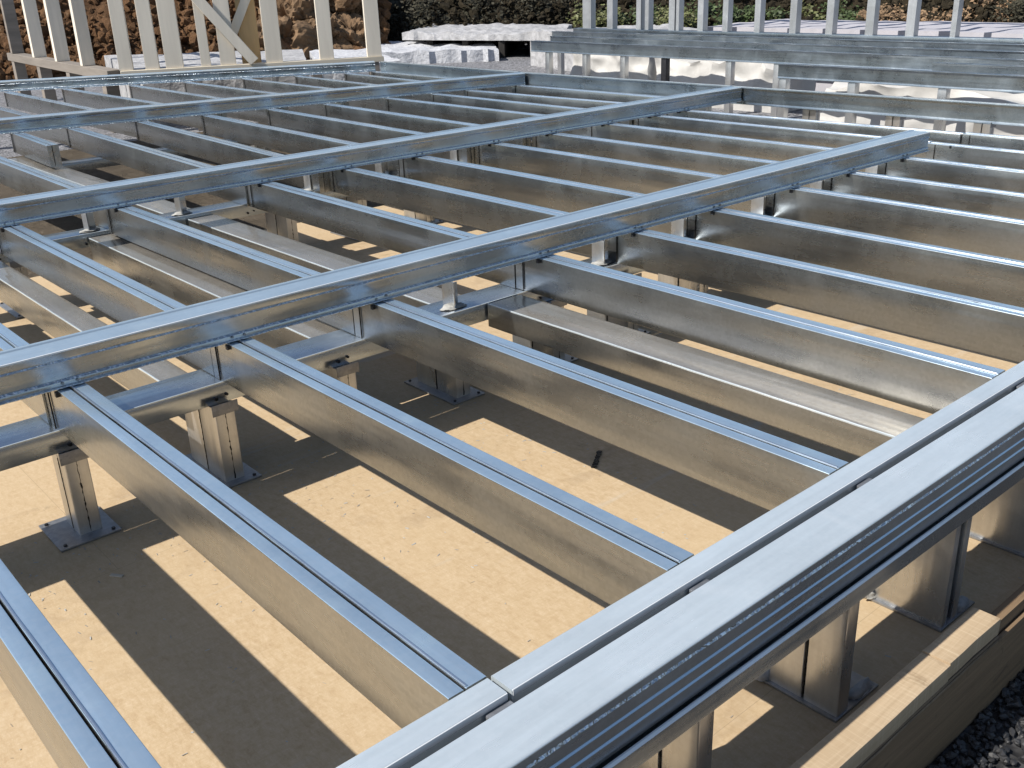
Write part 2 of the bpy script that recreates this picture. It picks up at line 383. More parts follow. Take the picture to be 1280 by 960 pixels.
# ------------------------------------------------------------------ steel joists
JD = -.175
def joist(name_label, X0, Yf, X1, Yb, front_tab=True, rear_tab=True, bolt=True, seg=True):
    """two C channels set back to back: split top flange with a rolled bead between; X0/X1 left edges at the near/far ends"""
    A = Vector((X0+random.uniform(-.002, .002), Yf, random.uniform(-.0022, .0))); B = Vector((X1+random.uniform(-.002, .002), Yb, random.uniform(-.0022, .0))); d = (B-A).normalized(); S = Vector((d.y, -d.x, 0)).normalized()
    t = thing('steel_joist', name_label, 'joist', (X0, Yf, 0), 'galvanized floor joists under the cross beams')
    L = rounded([(0, JD), (.0365, JD), (.0365, 0), (0, 0)], .0028, 3)
    R = rounded([(.0415, JD), (.0912, JD), (.0912, .0008), (.0415, .0008)], .0028, 3)
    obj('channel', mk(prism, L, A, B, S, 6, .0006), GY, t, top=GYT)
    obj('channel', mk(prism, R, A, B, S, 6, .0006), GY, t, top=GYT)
    bead = rounded([(.0415, -.004), (.0492, -.004), (.0482, .0036), (.0428, .0036)], .0022, 2)
    n = max(4, int((B-A).length/.09)) if seg else 4
    obj('seam', mk(prism, bead, A+d*.004, B-d*.004, S, n, .0006 if seg else 0), HY, t)
    if rear_tab:
        bm = BM()
        P = B - d*.055
        r = bmesh.ops.create_cube(bm, size=1)
        for v in r['verts']: v.co = P + S*(-.004+v.co.x*.005) + d*(v.co.y*.003) + Vector((0, 0, JD/2+v.co.z*.165))
        obj('web_joint', bm, M_black, t)
    return t
# near bay: from the front rim to the nearest cross beam
near = [(-.54, -.54), (0, 0), (.6, .6), (1.2246, 1.2246), (2.118, 2.118), (2.7496, 2.7496), (3.3627, 3.3627), (4.0716, 4.0716), (4.66, 4.66), (5.29, 5.29), (5.93, 5.92), (6.45, 6.42)]
for i, (a, b) in enumerate(near):
    if i == 0: lb = 'galvanized double joist at the bottom left, leftmost meeting the front rim'
    elif i < 5: lb = 'double joist between the front rim and nearest cross beam, %s from the left' % ORD[i]
    else: lb = 'joist from the nearest cross beam out past the right edge, %s from the left' % ORD[i]
    j = joist(lb, a, .004, b, 2.215)
    for y, nm in ((2.056, 'bolt'),):
        obj('packer', mk(box, a-.012, a+.006, y-.012, y+.004, -.022, -.003, .002), M_bolt, j)
mid = [(-.01, -.02), (.60, .59), (1.2246, 1.215), (2.118, 2.14), (2.7496, 2.76), (3.3627, 3.35), (4.0716, 4.06), (4.66, 4.65), (5.30, 5.28), (5.928, 5.86), (6.40, 6.24)]
for i, (a, b) in enumerate(mid):
    j = joist('double joist between the nearest and second cross beams, %s from the left' % ORD[i], a, 2.221, b, 4.88)
    obj('packer', mk(box, b-.012, b+.006, 4.69, 4.706, -.022, -.003, .002), M_bolt, j)
third = [(1.243, 4.886, 1.25, 8.6), (1.765, 7.60, 1.81, 8.75), (2.13, 4.886, 2.254, 8.6), (2.68, 4.886, 2.857, 8.5), (3.35, 4.886, 3.446, 8.32), (3.985, 4.886, 4.062, 8.15), (4.56, 4.886, 4.624, 8.0), (5.312, 4.886, 5.285, 7.85), (5.81, 4.886, 5.80, 7.75), (6.36, 4.886, 6.21, 7.68), (6.86, 4.886, 6.84, 7.6)]
k = 0
for i, (a, ya, b, yb) in enumerate(third):
    if i == 1:
        j = joist('short joist stub cut off just in front of the third cross beam, far left', a, ya, b, yb, seg=False)
    else:
        j = joist('double joist between the second and third cross beams, %s from the left' % ORD[k], a, ya, b, yb, seg=False); k += 1
fourth = [(2.28, 8.56, 2.33, 12.9), (2.91, 8.42, 2.911, 12.75), (3.59, 8.25, 3.516, 12.45), (4.19, 8.1, 4.207, 12.0), (4.81, 7.95, 4.802, 11.7), (5.42, 7.82, 5.453, 11.35), (5.92, 7.75, 6.03, 11.0), (6.45, 7.68, 6.6, 10.7), (6.90, 7.6, 6.93, 10.55)]
for i, (a, ya, b, yb) in enumerate(fourth):
    joist('thin looking joist between the third and farthest cross beams, %s from the left' % ORD[i], a, ya, b, yb, seg=False)

# ------------------------------------------------------------------ cross beams lying on the joists
def cross_beam(label, A, B, xs=(), wtop=.135, h=.122):
    A = Vector(A); B = Vector(B); d = (B-A).normalized(); S = Vector((-d.y, d.x, 0))      # S points away from the camera
    t = thing('cross_beam', label, 'beam', A, 'cross beams lying across the joists')
    z0 = .003
    prof = [(0, z0), (.002, h*.17), (.0065, h*.21), (.0065, h*.72), (.001, h*.78), (0, h), (wtop*.83, h), (wtop*.86, h+.006), (wtop, h+.006), (wtop, z0)]
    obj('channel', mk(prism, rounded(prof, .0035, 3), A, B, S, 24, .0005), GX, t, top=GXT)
    n = int((B-A).length/.03)
    obj('hem', mk(prism, [(.0005, z0+h*.15), (-.0040, z0+h*.165), (.003, z0+h*.205), (.004, z0+h*.15)], A+d*.003, B-d*.003, S, n, .0005), HX, t)
    obj('hem', mk(prism, [(.005, h*.70), (-.0022, h*.73), (.0055, h*.785), (.0075, h*.71)], A+d*.003, B-d*.003, S, n, .0004), HX, t)
    obj('crease_highlight', mk(prism, [(.001, h-.0045), (-.0012, h-.003), (-.0004, h+.0012), (.0045, h+.0016), (.0045, h-.002)], A+d*.002, B-d*.002, S, n//3, .0003), GB, t)  # pale strip painting the light caught on the top front edge
    obj('foot_lip', mk(prism, rounded([(-.012, z0-.0005), (0.0005, z0-.0005), (.0005, z0+.004), (-.012, z0+.003)], .001, 1), A+d*.003, B-d*.003, S, n//2, .0012), HX, t)
    for xx in xs:
        for dx in (.02, .068):
            P = A + d*((xx+dx-A.x)/d.x)
            obj('screw', mk(hexbolt, P.x, P.y-.001, z0+.012+random.uniform(-.003, .003), .0055, .007, 'y'), GP, t)
    return t
cross_beam('nearest galvanized cross beam, ending free above the joists at right', (-2.2, 2.06, 0), (5.63, 2.06, 0), [q[1] for q in near[:10]])
cross_beam('second cross beam from the camera, meeting the end track at its corner', (-2.0, 4.75, 0), (7.06, 4.63, 0), [q[1] for q in mid])
cross_beam('third cross beam from the camera, in front of the farthest one', (1.0, 8.83, 0), (6.95, 7.50, 0))
cross_beam('farthest cross beam, along the foot of the timber stud wall', (2.0, 13.3, 0), (6.98, 10.52, 0))

# end tracks closing the frame on the far right
def end_track(label, A, B):
    A = Vector(A); B = Vector(B); d = (B-A).normalized(); S = Vector((-d.y, d.x, 0))*-1
    t = thing('end_track', label, 'track', A, 'end tracks closing the joist frame')
    obj('channel', mk(prism, rounded([(0, -.03), (.006, -.01), (.006, .1), (0, .11), (0, .124), (.07, .124), (.07, .116), (.012, .116), (.012, -.03)], .003, 2), A, B, S, 8, .0006), GX if False else GF, t)
    obj('lip', mk(prism, rounded([(.004, .1245), (.02, .1245), (.02, .128), (.004, .128)], .001, 1), A+d*.01, B-d*.01, S), GR, t)
end_track('grey end track between the farthest and third cross beams', (6.99, 7.66, 0), (7.02, 10.46, 0))
end_track('grey end track between the third and second cross beams', (7.075, 4.77, 0), (6.975, 7.63, 0))
end_track('long grey end track right of the second cross beam running out of frame', (7.22, .6, 0), (7.066, 4.765, 0))

# ------------------------------------------------------------------ front rim
def rim_track(label, x0, x1):
    t = thing('rim_track', label, 'track', (x0, -.03, 0), 'lengths of the narrow rim track')
    obj('channel', mk(prism, rounded([(-.060, JD), (-.0015, JD), (-.0015, .002), (-.060, .002)], .004, 4), (x0, 0, 0), (x1, 0, 0), (0, 1, 0), 12, .0004), GR, t)
    obj('lip', mk(prism, rounded([(-.0625, -.012), (-.0595, -.012), (-.0595, .0028), (-.0625, .0028)], .001, 2), (x0+.002, 0, 0), (x1-.002, 0, 0), (0, 1, 0), 12, .0003), GB, t)
rim_track('short brushed length of narrow rim track left of the dark joint', -1.6, .088)
rim_track('long brushed narrow rim track that the joists butt against', .098, 6.6)
t = thing('rim_beam', 'wide bright rim beam with ribbed front face, nearest the camera', 'beam', (0, -.15, 0))
pf = [(-.09, -.128), (-.09, .001), (-.2, .001)]
z = -.014
front = [(-.2005, -.128)]
top = [(-.085, -.128), (-.085, -.003), (-.088, .001), (-.194, .001), (-.1972, .0004), (-.1994, -.0014), (-.2005, -.004)]
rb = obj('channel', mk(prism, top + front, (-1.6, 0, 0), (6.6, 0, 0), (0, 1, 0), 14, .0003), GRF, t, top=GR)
obj('hem', mk(prism, [(-.2000, -.0250), (-.2040, -.0235), (-.2002, -.0185), (-.1990, -.022)], (-1.6, 0, 0), (6.6, 0, 0), (0, 1, 0), 260, .0006), HX, t)
for zc in (-.058, -.090):
    obj('rib', mk(prism, [(-.2000, zc-.003), (-.2038, zc-.0015), (-.2002, zc+.0025), (-.1990, zc)], (-1.6, 0, 0), (6.6, 0, 0), (0, 1, 0), 120, .0003), GXT, t)
for k, xx in enumerate((.06, .62, 1.27, 2.16, 2.8, 3.4)):
    obj('gap_clip', mk(box, xx-.03, xx+.03, -.0845, -.0645, -.035, -.012, .003), GP, t)
t = thing('rim_bearer', 'slim channel with a bright lip carrying the rim beam on its posts', 'bearer', (0, -.2, -.18))
obj('lip', mk(prism, [(-.217, -.180), (-.2085, -.180), (-.2085, -.130), (-.2122, -.130), (-.217, -.1345)], (-1.6, 0, 0), (6.6, 0, 0), (0, 1, 0), 16, .0004), GX, t, top=GB)
obj('web', mk(box, -1.6, 6.6, -.2085, .06, -.1835, -.1785), GX, t)

# ------------------------------------------------------------------ bearers below the joists
def bearer(label, x0, x1, y0, y1, cleats=(), zt=-.178, zb=-.258):
    t = thing('bearer', label, 'bearer', (x0, y0, zt), 'low bearers carried on the posts')
    obj('channel', mk(prism, rounded([(y0, zb), (y1, zb), (y1, zt), (y0, zt)], .003, 2), (x0, 0, 0), (x1, 0, 0), (0, 1, 0), 14, .0006), GX, t)
    obj('lip', mk(prism, rounded([(y0-.003, zt-.004), (y0+.003, zt-.004), (y0+.003, zt+.002), (y0-.003, zt+.002)], .001, 1), (x0, 0, 0), (x1, 0, 0), (0, 1, 0), 30, .0004), GR, t)
    x = math.ceil(x0/.535)*.535 + .02
    for cx in cleats:
        bm = BM(); box(bm, cx-.075, cx-.068, y0+.03, y0+.115, zt+.004, zt+.125, .001)
        obj('cleat', bm, GP if cx < 1.5 else GZ, t)
        obj('cleat', mk(box, cx-.0675, cx-.012, y0+.085, y0+.09, zt+.004, zt+.105, .001), GZ, t)
        bm = BM(); q = bmesh.ops.create_icosphere(bm, subdivisions=3, radius=1)
        for v in q['verts']:
            c = v.co*(1+.35*noise.noise(v.co*1.9+Vector((cx*9, 0, 0)))); v.co = Vector((cx-.06+c.x*.06, y0+.06+c.y*.035, zt+.004+max(-.05, c.z)*.014))
        obj('putty', bm, M_putty, t)
    while x < x1-.1:
        obj('bolt', mk(hexbolt, x+.005, y0-.004, zb+.022, .008, .008, 'y'), M_bolt, t); obj('bolt', mk(hexbolt, x+.05, y0-.004, zb+.030, .006, .008, 'y'), M_bolt, t); x += .535
bearer('low bearer under the nearest cross beam, its posts on square plates', -2.0, 6.6, 2.152, 2.338, (1.80, 2.75, 3.36, 4.07, 4.66, 5.3))
bearer('low bearer hidden under the second cross beam', -1.0, 7.0, 4.97, 5.15, (1.21, 1.80, 2.75, 3.35, 4.05, 4.65))
bearer('low bearer below the third cross beam', .5, 7.0, 8.6, 8.78, (), -.322, -.403)

# ------------------------------------------------------------------ posts
def post_mesh(label, loc, dx, depth, ztop, slot=False, seamside=True, group='short posts under the bearers', plate=(-.08, .125, -.055, .18)):
    """two channels on a base plate; loc = near left foot corner"""
    x, y, zf = loc
    t = thing('support_post', label, 'post', loc, group)
    g = .006
    half = (depth-g)/2
    if not slot:
        for k in (0, 1):
            y0 = y + k*(half+g)
            pr = rounded([(x, y0), (x+dx, y0), (x+dx, y0+half), (x, y0+half)], .004, 3)
            bm = BM(); rings = [[bm.verts.new((px, py, zz)) for px, py in pr] for zz in (zf+.009, ztop)]
            n = len(pr)
            for i in range(n): bm.faces.new((rings[0][i], rings[0][(i+1) % n], rings[1][(i+1) % n], rings[1][i]))
            bm.faces.new(rings[0]); bm.faces.new(rings[1])
            obj('channel', bm, GZ, t)
    else:
        w1 = dx*.30
        pr = rounded([(x, y), (x+w1, y), (x+w1, y+.018), (x+.006, y+.02), (x+.006, y+depth-.01), (x+dx-.006, y+depth-.01), (x+dx-.006, y+.02), (x+dx-w1, y+.018), (x+dx-w1, y), (x+dx, y), (x+dx, y+depth), (x, y+depth)], .003, 2)
        bm = BM(); rings = [[bm.verts.new((px, py, zz)) for px, py in pr] for zz in (zf+.009, ztop)]
        n = len(pr)
        for i in range(n): bm.faces.new((rings[0][i], rings[0][(i+1) % n], rings[1][(i+1) % n], rings[1][i]))
        obj('channel', bm, GZ, t)
        obj('web', mk(box, x+.0065, x+dx-.0065, y+.024, y+.03, zf+.009, ztop-.001), M_black, t)  # black sheet paints the shade inside the open slot
    if not slot:
        # tarry ragged seams: one between the two channels, one down the front face
        r = random.Random(int(x*1000)+int(y*77))
        def rag(x0, x1, y0, y1, ax):
            bm = BM(); rings = []; zz = zf+.012
            while zz < ztop-.012:
                wv = r.choice((.0004, .0007, .0012, .002, .003)); sh = r.uniform(-.0012, .0012)
                cx, cy = (x0+x1)/2, (y0+y1)/2
                q = ((x0, cy-wv+sh), (x1, cy-wv+sh), (x1, cy+wv+sh), (x0, cy+wv+sh)) if ax == 'y' else ((cx-wv+sh, y0), (cx+wv+sh, y0), (cx+wv+sh, y1), (cx-wv+sh, y1))
                rings.append([bm.verts.new((a_, b_, zz)) for a_, b_ in q]); zz += r.uniform(.003, .016)
            for p_, q_ in zip(rings, rings[1:]):
                for i_ in range(4): bm.faces.new((p_[i_], p_[(i_+1) % 4], q_[(i_+1) % 4], q_[i_]))
            bm.faces.new(rings[0]); bm.faces.new(rings[-1])
            obj('seam', bm, M_black, t, False)
        rag(x-.0012, x+.004, y+half+g/2, y+half+g/2, 'y')
        if dx > .06: rag(x+dx*.5, x+dx*.5, y-.001, y+.003, 'x')
    a, b, c, d = plate
    pl = obj('base_plate', mk(box, x+a, x+b, y+c, y+d, zf+.0015, zf+.009, .0015), GP, t)
    for px, py in ((x+a+.022, y+c+.02), (x+b-.022, y+c+.02), (x+b-.022, y+d-.02), (x+a+.022, y+d-.02)):
        obj('bolt', mk(hexbolt, px, py, zf+.012, .007, .006), M_bolt, pl)
    obj('head_clip', mk(box, x-.012, x+dx+.014, y-.005, y-.001, ztop-.026, ztop+.018, .001), GP, t)
    return t
b1x = [(-1.05, None), (-.52, None), (-.018, 'square plate left of the second joist, lit by sun'), (.532, 'black seamed, between second and third joists'),
       (1.07, 'behind the third joist'), (1.655, 'right of the fourth joist in a square of shadow'), (2.25, None), (2.78, None), (3.35, None), (3.9, None), (4.45, None), (5.0, None), (5.55, None)]
vis = 0; first = None
for x, ds in b1x:
    lb = 'post under the nearest low bearer, %s' % (ds if ds else '%s along that bearer' % ORD[vis]); vis += 1
    if x in (-.018, .532):
        p = post_mesh(lb, (x, 2.11, FZ), .078, .135 if x < 0 else .30, -.2595, plate=(-.085, .125, -.055, .18) if x < 0 else (-.05, .13, -.04, .34))
        if x > 0: first = p
    else:
        if first is None: p = post_mesh(lb, (x, 2.11, FZ), .072, .135, -.2595)
        else: p = copy_thing(first, (x, 2.11, FZ), lb)
for i, x in enumerate((.65, 1.23, 1.85, 2.42, 3.0, 3.6, 4.15, 4.75, 5.3, 5.9)):
    copy_thing(first, (x, 4.93, FZ), 'steel post under the second low bearer, %s from the left' % ORD[i])
for i, x in enumerate((.9, 2.0, 3.1, 4.2, 5.3, 6.4)):
    copy_thing(first, (x, 8.56, GZ0+.006), 'steel post under the third low bearer, far back, %s from the left' % ORD[i])
rimp = [(-.06, 'nearest the bottom left edge'), (.497, 'leftmost one in sight, at the bottom edge of the picture'), (1.058, 'with two tan faces and grey putty on its plate'), (1.592, 'with an open black slot facing the gravel'), (2.14, 'at the right edge beyond the slotted post'), (2.68, 'second past the slotted post'), (3.22, 'third past the slotted post')]
for i, (x, ds) in enumerate(rimp):
    p = post_mesh('post under the front rim, '+ds, (x, -.18, FZ), .05 if i != 3 else .09, .205 if i != 3 else .24, -.184, slot=(i in (3, 4)), group='posts under the front rim', plate=(-.012, .19, -.005, .232))
    r = random.Random(i)
    for (px, py) in ((x+.13, -.165), (x+.02, .04)):
        bm = BM(); q = bmesh.ops.create_icosphere(bm, subdivisions=3, radius=1)
        for v in q['verts']:
            c = v.co * (1+.35*noise.noise(v.co*1.7+Vector((i*3, px, 0)))); v.co = Vector((px+c.x*.05, py+c.y*.018, FZ+.012+max(-.1, c.z)*.022))
        obj('putty', bm, M_putty, p)
# posts under the end tracks
ep = []
for i, y in enumerate((1.6, 2.35, 3.1, 3.9, 5.9, 6.6, 8.4, 9.4)):
    lb = 'steel post under the end track at far right, %s from the right' % ORD[i]
    xx = 7.16 if y < 4.6 else 7.03
    if i in (0, 4): ep.append(post_mesh(lb, (xx, y, FZ if y < 5.7 else GZ0+.006), .072, .135, -.033))
    else: copy_thing(ep[-1], (xx, y, FZ if y < 5.7 else GZ0+.006), lb)

# ------------------------------------------------------------------ wide low channels below the joists
def low_channel(label, x0, x1, y0, y1, zt, zb):
    t = thing('low_channel', label, 'channel', (x0, y0, zt), 'wide low channels under the joists')
    obj('channel', mk(prism, rounded([(x0, zb), (x1, zb), (x1, zt), (x0, zt)], .004, 3), (0, y0, 0), (0, y1, 0), (1, 0, 0), 10, .001), GY, t, top=GD)
    obj('lip', mk(prism, rounded([(x0-.002, zt-.004), (x0+.004, zt-.004), (x0+.004, zt+.003), (x0-.002, zt+.003)], .001, 1), (0, y0+.003, 0), (0, y1-.003, 0), (1, 0, 0), 40, .0006), GR, t)
low_channel('wide tan channel lying low between the fourth and fifth joists near the rim', 1.88, 2.075, .03, 2.14, -.178, -.285)
low_channel('shiny low channel behind the nearest cross beam, leftmost of three', .45, .57, 2.36, 4.95, -.20, -.34)
low_channel('shiny low channel behind the nearest cross beam, middle of three', 1.11, 1.30, 2.36, 4.95, -.20, -.34)
low_channel('dark low channel behind the nearest cross beam, rightmost of three', 1.74, 1.93, 2.36, 4.95, -.20, -.34)
low_channel('low channel in front of the third cross beam under the cut stub', 1.7, 1.9, 5.2, 8.55, -.20, -.34)

# drill swarf, sawdust chips and small scraps strewn over the deck
V = []; F = []; r = random.Random(21)
for _ in range(900):
    x = r.uniform(-.6, 3.0); y = r.uniform(-.25, 2.2)
    if r.random() < .6: y = 2.2 - abs(r.gauss(0, .35))
    L_ = r.uniform(.002, .009); W_ = r.uniform(.0008, .002); a = r.uniform(0, 6.3); b0 = len(V)
    for u, v_, zz in ((-L_, -W_, .0008), (L_, -W_, .0012), (L_, W_, .0025), (-L_, W_, .0016)):
        V.append((x+u*math.cos(a)-v_*math.sin(a), y+u*math.sin(a)+v_*math.cos(a), FZ+zz))
    F.append((b0, b0+1, b0+2, b0+3))
me = bpy.data.meshes.new('swarf'); me.from_pydata(V, [], F); me.materials.append(M_putty); o = bpy.data.objects.new('swarf', me); C.objects.link(o); o['kind'] = 'stuff'
for i, (x, y, rz) in enumerate(((.30, 1.93, .3), (1.15, 1.35, 1.2), (-.02, 1.78, 2.2))):
    bm = BM(); box(bm, -.022, .022, -.007, .007, 0, .003, .0008)
    for v in bm.verts: v.co = Matrix.Rotation(rz, 3, 'Z') @ v.co + Vector((x, y, FZ+.001))
    tag(obj('offcut', bm, M_studh), 'small pale offcut lying on the shaded plywood, %s' % ('near the black seamed post', 'between the third and fourth joists', 'near the leftmost square base plate')[i], 'offcut')
# scrap on the deck
bm = BM(); r = random.Random(5)
for k in range(7):
    x = 1.62+k*.017; y = 1.22 + k*.012
    q = bmesh.ops.create_icosphere(bm, subdivisions=1, radius=1)
    for v in q['verts']: v.co = Vector((x+v.co.x*.016, y+v.co.y*.008+r.uniform(-.004, .004), FZ+.004+v.co.z*.006))
tag(obj('tape_scrap', bm, M_black), 'torn scrap of black tape on the sunlit plywood strip', 'scrap')

# ------------------------------------------------------------------ timber stud wall, top left
WA = Vector((4.44, 12.80, 0)); WB = Vector((7.60, 11.23, 0)); wd = (WB-WA).normalized(); wn = Vector((-wd.y, wd.x, 0))
t = thing('stud_wall', 'pale timber stud wall standing just behind the farthest cross beam', 'wall frame', (4.44, 12.8, .06))
def bar(bm, A, B, sx, sy, xdir):
    """bar of section sx (along xdir) by sy from A to B"""
    A = Vector(A); B = Vector(B); d = (B-A).normalized(); X = Vector(xdir); X = (X-d*X.dot(d)).normalized(); Y = d.cross(X)
    vs = [[bm.verts.new(P + X*sx/2*a + Y*sy/2*b) for a, b in ((-1, -1), (1, -1), (1, 1), (-1, 1))] for P in (A, B)]
    for i in range(4): bm.faces.new((vs[0][i], vs[0][(i+1) % 4], vs[1][(i+1) % 4], vs[1][i]))
    bm.faces.new(vs[0]); bm.faces.new(vs[1])
    bmesh.ops.bevel(bm, geom=bm.edges[:], offset=.005, segments=1, affect='EDGES')
obj('bottom_plate', mk(bar, WA+Vector((0, 0, .09)), WB+Vector((0, 0, .09)), .16, .07, (0, 0, 1)[:0] or wn), M_studh, t)
obj('top_plate', mk(bar, WA+Vector((0, 0, 2.42)), WB+Vector((0, 0, 2.42)), .16, .07, wn), M_studh, t)
for a, b in ((4.43, 4.59), (4.73, 4.89), (4.965, 5.17), (5.376, 5.49), (5.604, 5.79), (6.15, 6.35), (6.807, 6.98), (7.40, 7.58)):
    P = WA + wd*(((a+b)/2-WA.x)/wd.x); wdt = (b-a)/wd.x
    obj('stud', mk(bar, P+Vector((0, 0, .126)), P+Vector((random.uniform(-.01, .01), 0, 2.385)), wdt, .11, wd), M_stud, t)
P0 = WA + wd*1.75 - wn*.09; P1 = WA + wd*.72 - wn*.09
obj('brace', mk(bar, P0+Vector((0, 0, .15)), P1+Vector((0, 0, 1.5)), .14, .04, wd), M_stud, t)
P0 = WA + wd*1.45 + wn*.09; P1 = WA + wd*2.3 + wn*.09
obj('brace', mk(bar, P0+Vector((0, 0, .4)), P1+Vector((0, 0, 2.0)), .12, .04, wd), M_stud, t)
P0 = WA + wd*1.72 + wn*.12
obj('sheathing', mk(bar, P0+Vector((0, 0, .12)), P0+Vector((0, 0, 2.38)), .26, .02, wd), M_tanply, t)
obj('foot_block', mk(box, 4.5, 7.5, 12.0, 12.05, -.72, -.70), M_stud, t) if False else None
# the plate stands on dwarf blocks of timber
for k in range(5):
    P = WA.lerp(WB, .04+.23*k)
    obj('bearer_block', mk(bar, (P.x, P.y, GZ0), (P.x, P.y, .055), .14, .14, wd), M_studd, t)
t = thing('wing_wall', 'weathered timber wing wall going back from the left end of the stud wall', 'wall frame', (4.48, 12.95, .06))
VA = Vector((4.42, 12.98, 0)); VB = Vector((4.86, 18.9, 0)); vd = (VB-VA).normalized()
obj('bottom_plate', mk(bar, VA+Vector((0, 0, .06)), VB+Vector((0, 0, .06)), .2, .13, (1, 0, 0)), M_studd, t)
for y, mt, wdt in ((18.5, M_studd, .2), (16.95, M_stud, .2), (15.55, M_stud, .2), (14.2, M_stud, .18)):
    P = VA + vd*((y-VA.y)/vd.y)
    obj('stud', mk(bar, P+Vector((0, 0, .126)), P+Vector((0, 0, 2.4)), wdt, .1, (1, 0, 0)), mt, t)
obj('top_plate', mk(bar, VA+Vector((0, 0, 2.44)), VB+Vector((0, 0, 2.44)), .2, .07, (1, 0, 0)), M_studd, t)
for k in range(4):
    P = VA.lerp(VB, .05+.3*k)
    obj('bearer_block', mk(bar, (P.x, P.y, GZ0), (P.x, P.y, -.006), .18, .18, vd), M_studd, t)

# ------------------------------------------------------------------ foam, sheets
def slab(name, label, cat, pts, z0, z1, mat, amp=.015, group=None, res=.12):
    """lumpy slab over a quad of four ground points"""
    P = [Vector((x, y, 0)) for x, y in pts]; bm = BM()
    nu = max(2, int((P[1]-P[0]).length/res)); nv = max(2, int((P[3]-P[0]).length/res))
    nu = min(nu, 60); nv = min(nv, 60)
    def g(zb, top):
        rows = []
        for i in range(nu+1):
            row = []
            for j in range(nv+1):
                u, v = i/nu, j/nv
                p = (P[0]*(1-u)+P[1]*u)*(1-v) + (P[3]*(1-u)+P[2]*u)*v
                q = p*2.3
                e = noise.noise(q)*amp + noise.noise(q*3.1)*amp*.5
                edge = noise.noise(q*4)*amp if i in (0, nu) or j in (0, nv) else 0
                row.append(bm.verts.new((p.x+edge, p.y+edge, zb + (e if top else 0))))
            rows.append(row)
        return rows
    T = g(z1, True); Bt = g(z0, False)
    for i in range(nu):
        for j in range(nv):
            bm.faces.new((T[i][j], T[i+1][j], T[i+1][j+1], T[i][j+1])); bm.faces.new((Bt[i][j], Bt[i][j+1], Bt[i+1][j+1], Bt[i+1][j]))
    for i in range(nu):
        bm.faces.new((Bt[i][0], Bt[i+1][0], T[i+1][0], T[i][0])); bm.faces.new((T[i][nv], T[i+1][nv], Bt[i+1][nv], Bt[i][nv]))
    for j in range(nv):
        bm.faces.new((T[0][j], T[0][j+1], Bt[0][j+1], Bt[0][j])); bm.faces.new((Bt[nu][j], Bt[nu][j+1], T[nu][j+1], T[nu][j]))
    return tag(obj(name, bm, mat), label, cat, group)
slab('foam_block', 'white foam blocks on the ground behind the left half of the stud wall', 'foam', [(4.95, 13.4), (7.0, 12.3), (8.6, 15.2), (6.0, 17.6)], GZ0, .03, M_foam, .03)
slab('foam_block', 'white foam block behind the right half of the stud wall', 'foam', [(7.2, 12.35), (8.3, 11.8), (9.6, 14.6), (8.8, 15.3)], GZ0, -.02, M_foamg, .04)
slab('foam_slab', 'grey rough foam slab on the gravel right of the stud wall', 'foam', [(12.4, 18.8), (14.6, 16.9), (16.3, 19.2), (14.9, 22.0)], GZ0, -.46, M_foamg, .06)
slab('foam_slab', 'long white foam slab raised on a dark pallet before the scrub bank', 'foam', [(14.3, 20.2), (15.6, 16.0), (18.2, 18.2), (17.3, 22.8)], -.33, -.17, M_foam, .07)
t = thing('pallet', 'dark pallet in shadow under the white foam slab', 'pallet', (16, 18.5, GZ0))
for k in range(4):
    A = Vector((14.7+.25*k, 19.6-1.05*k, 0)); B = A + Vector((2.6, 2.3, 0))
    obj('bearer', mk(bar, A+Vector((0, 0, -.53)), B+Vector((0, 0, -.53)), .14, .36, (0, 0, 1)[:0] or (0.66, -.75, 0)), M_pallet, t)
slab('foam_slab', 'second white foam slab farther back by the scrub bank', 'foam', [(18.4, 22.8), (20.6, 18.6), (22.4, 20.2), (20.4, 24)], GZ0, -.5, M_foam, .1)

def wrap(name, label, x0, x1, y0, y1, z0, z1, amp, group=None):
    bm = BM(); q = bmesh.ops.create_cube(bm, size=1)
    bmesh.ops.subdivide_edges(bm, edges=bm.edges[:], cuts=26, use_grid_fill=True)
    for v in bm.verts:
        p = Vector(((x0+x1)/2+v.co.x*(x1-x0), (y0+y1)/2+v.co.y*(y1-y0), (z0+z1)/2+v.co.z*(z1-z0)))
        k = (v.co.z+.5)
        d = Vector((noise.noise(p*2.1), noise.noise(p*2.3+Vector((5, 0, 0))), noise.noise(p*1.6+Vector((0, 9, 0)))*.8 + noise.noise(p*5)*.3))
        d2 = Vector((noise.noise(p*6+Vector((3, 1, 0))), 0, 0))*.4
        p = p + (d+d2)*amp*(.35+.65*k)
        if v.co.z < -.49: p.z = z0
        v.co = p
    return tag(obj(name, bm, M_sheet), label, 'bundle', group)
wrap('wrapped_bundle', 'large crumpled white wrapped bundle under the far platform, left of its dark post', 10.95, 11.9, 9.25, 10.9, GZ0, -.05, .16)
wrap('wrapped_bundle', 'crumpled white wrapped bundle under the far platform, right of its dark post', 10.95, 11.8, 6.9, 9.1, GZ0, -.10, .16)
wrap('wrapped_bundle', 'low row of white wrapped bundles glimpsed between two rails at right', 9.5, 10.2, 2.6, 5.4, GZ0, -.12, .14)

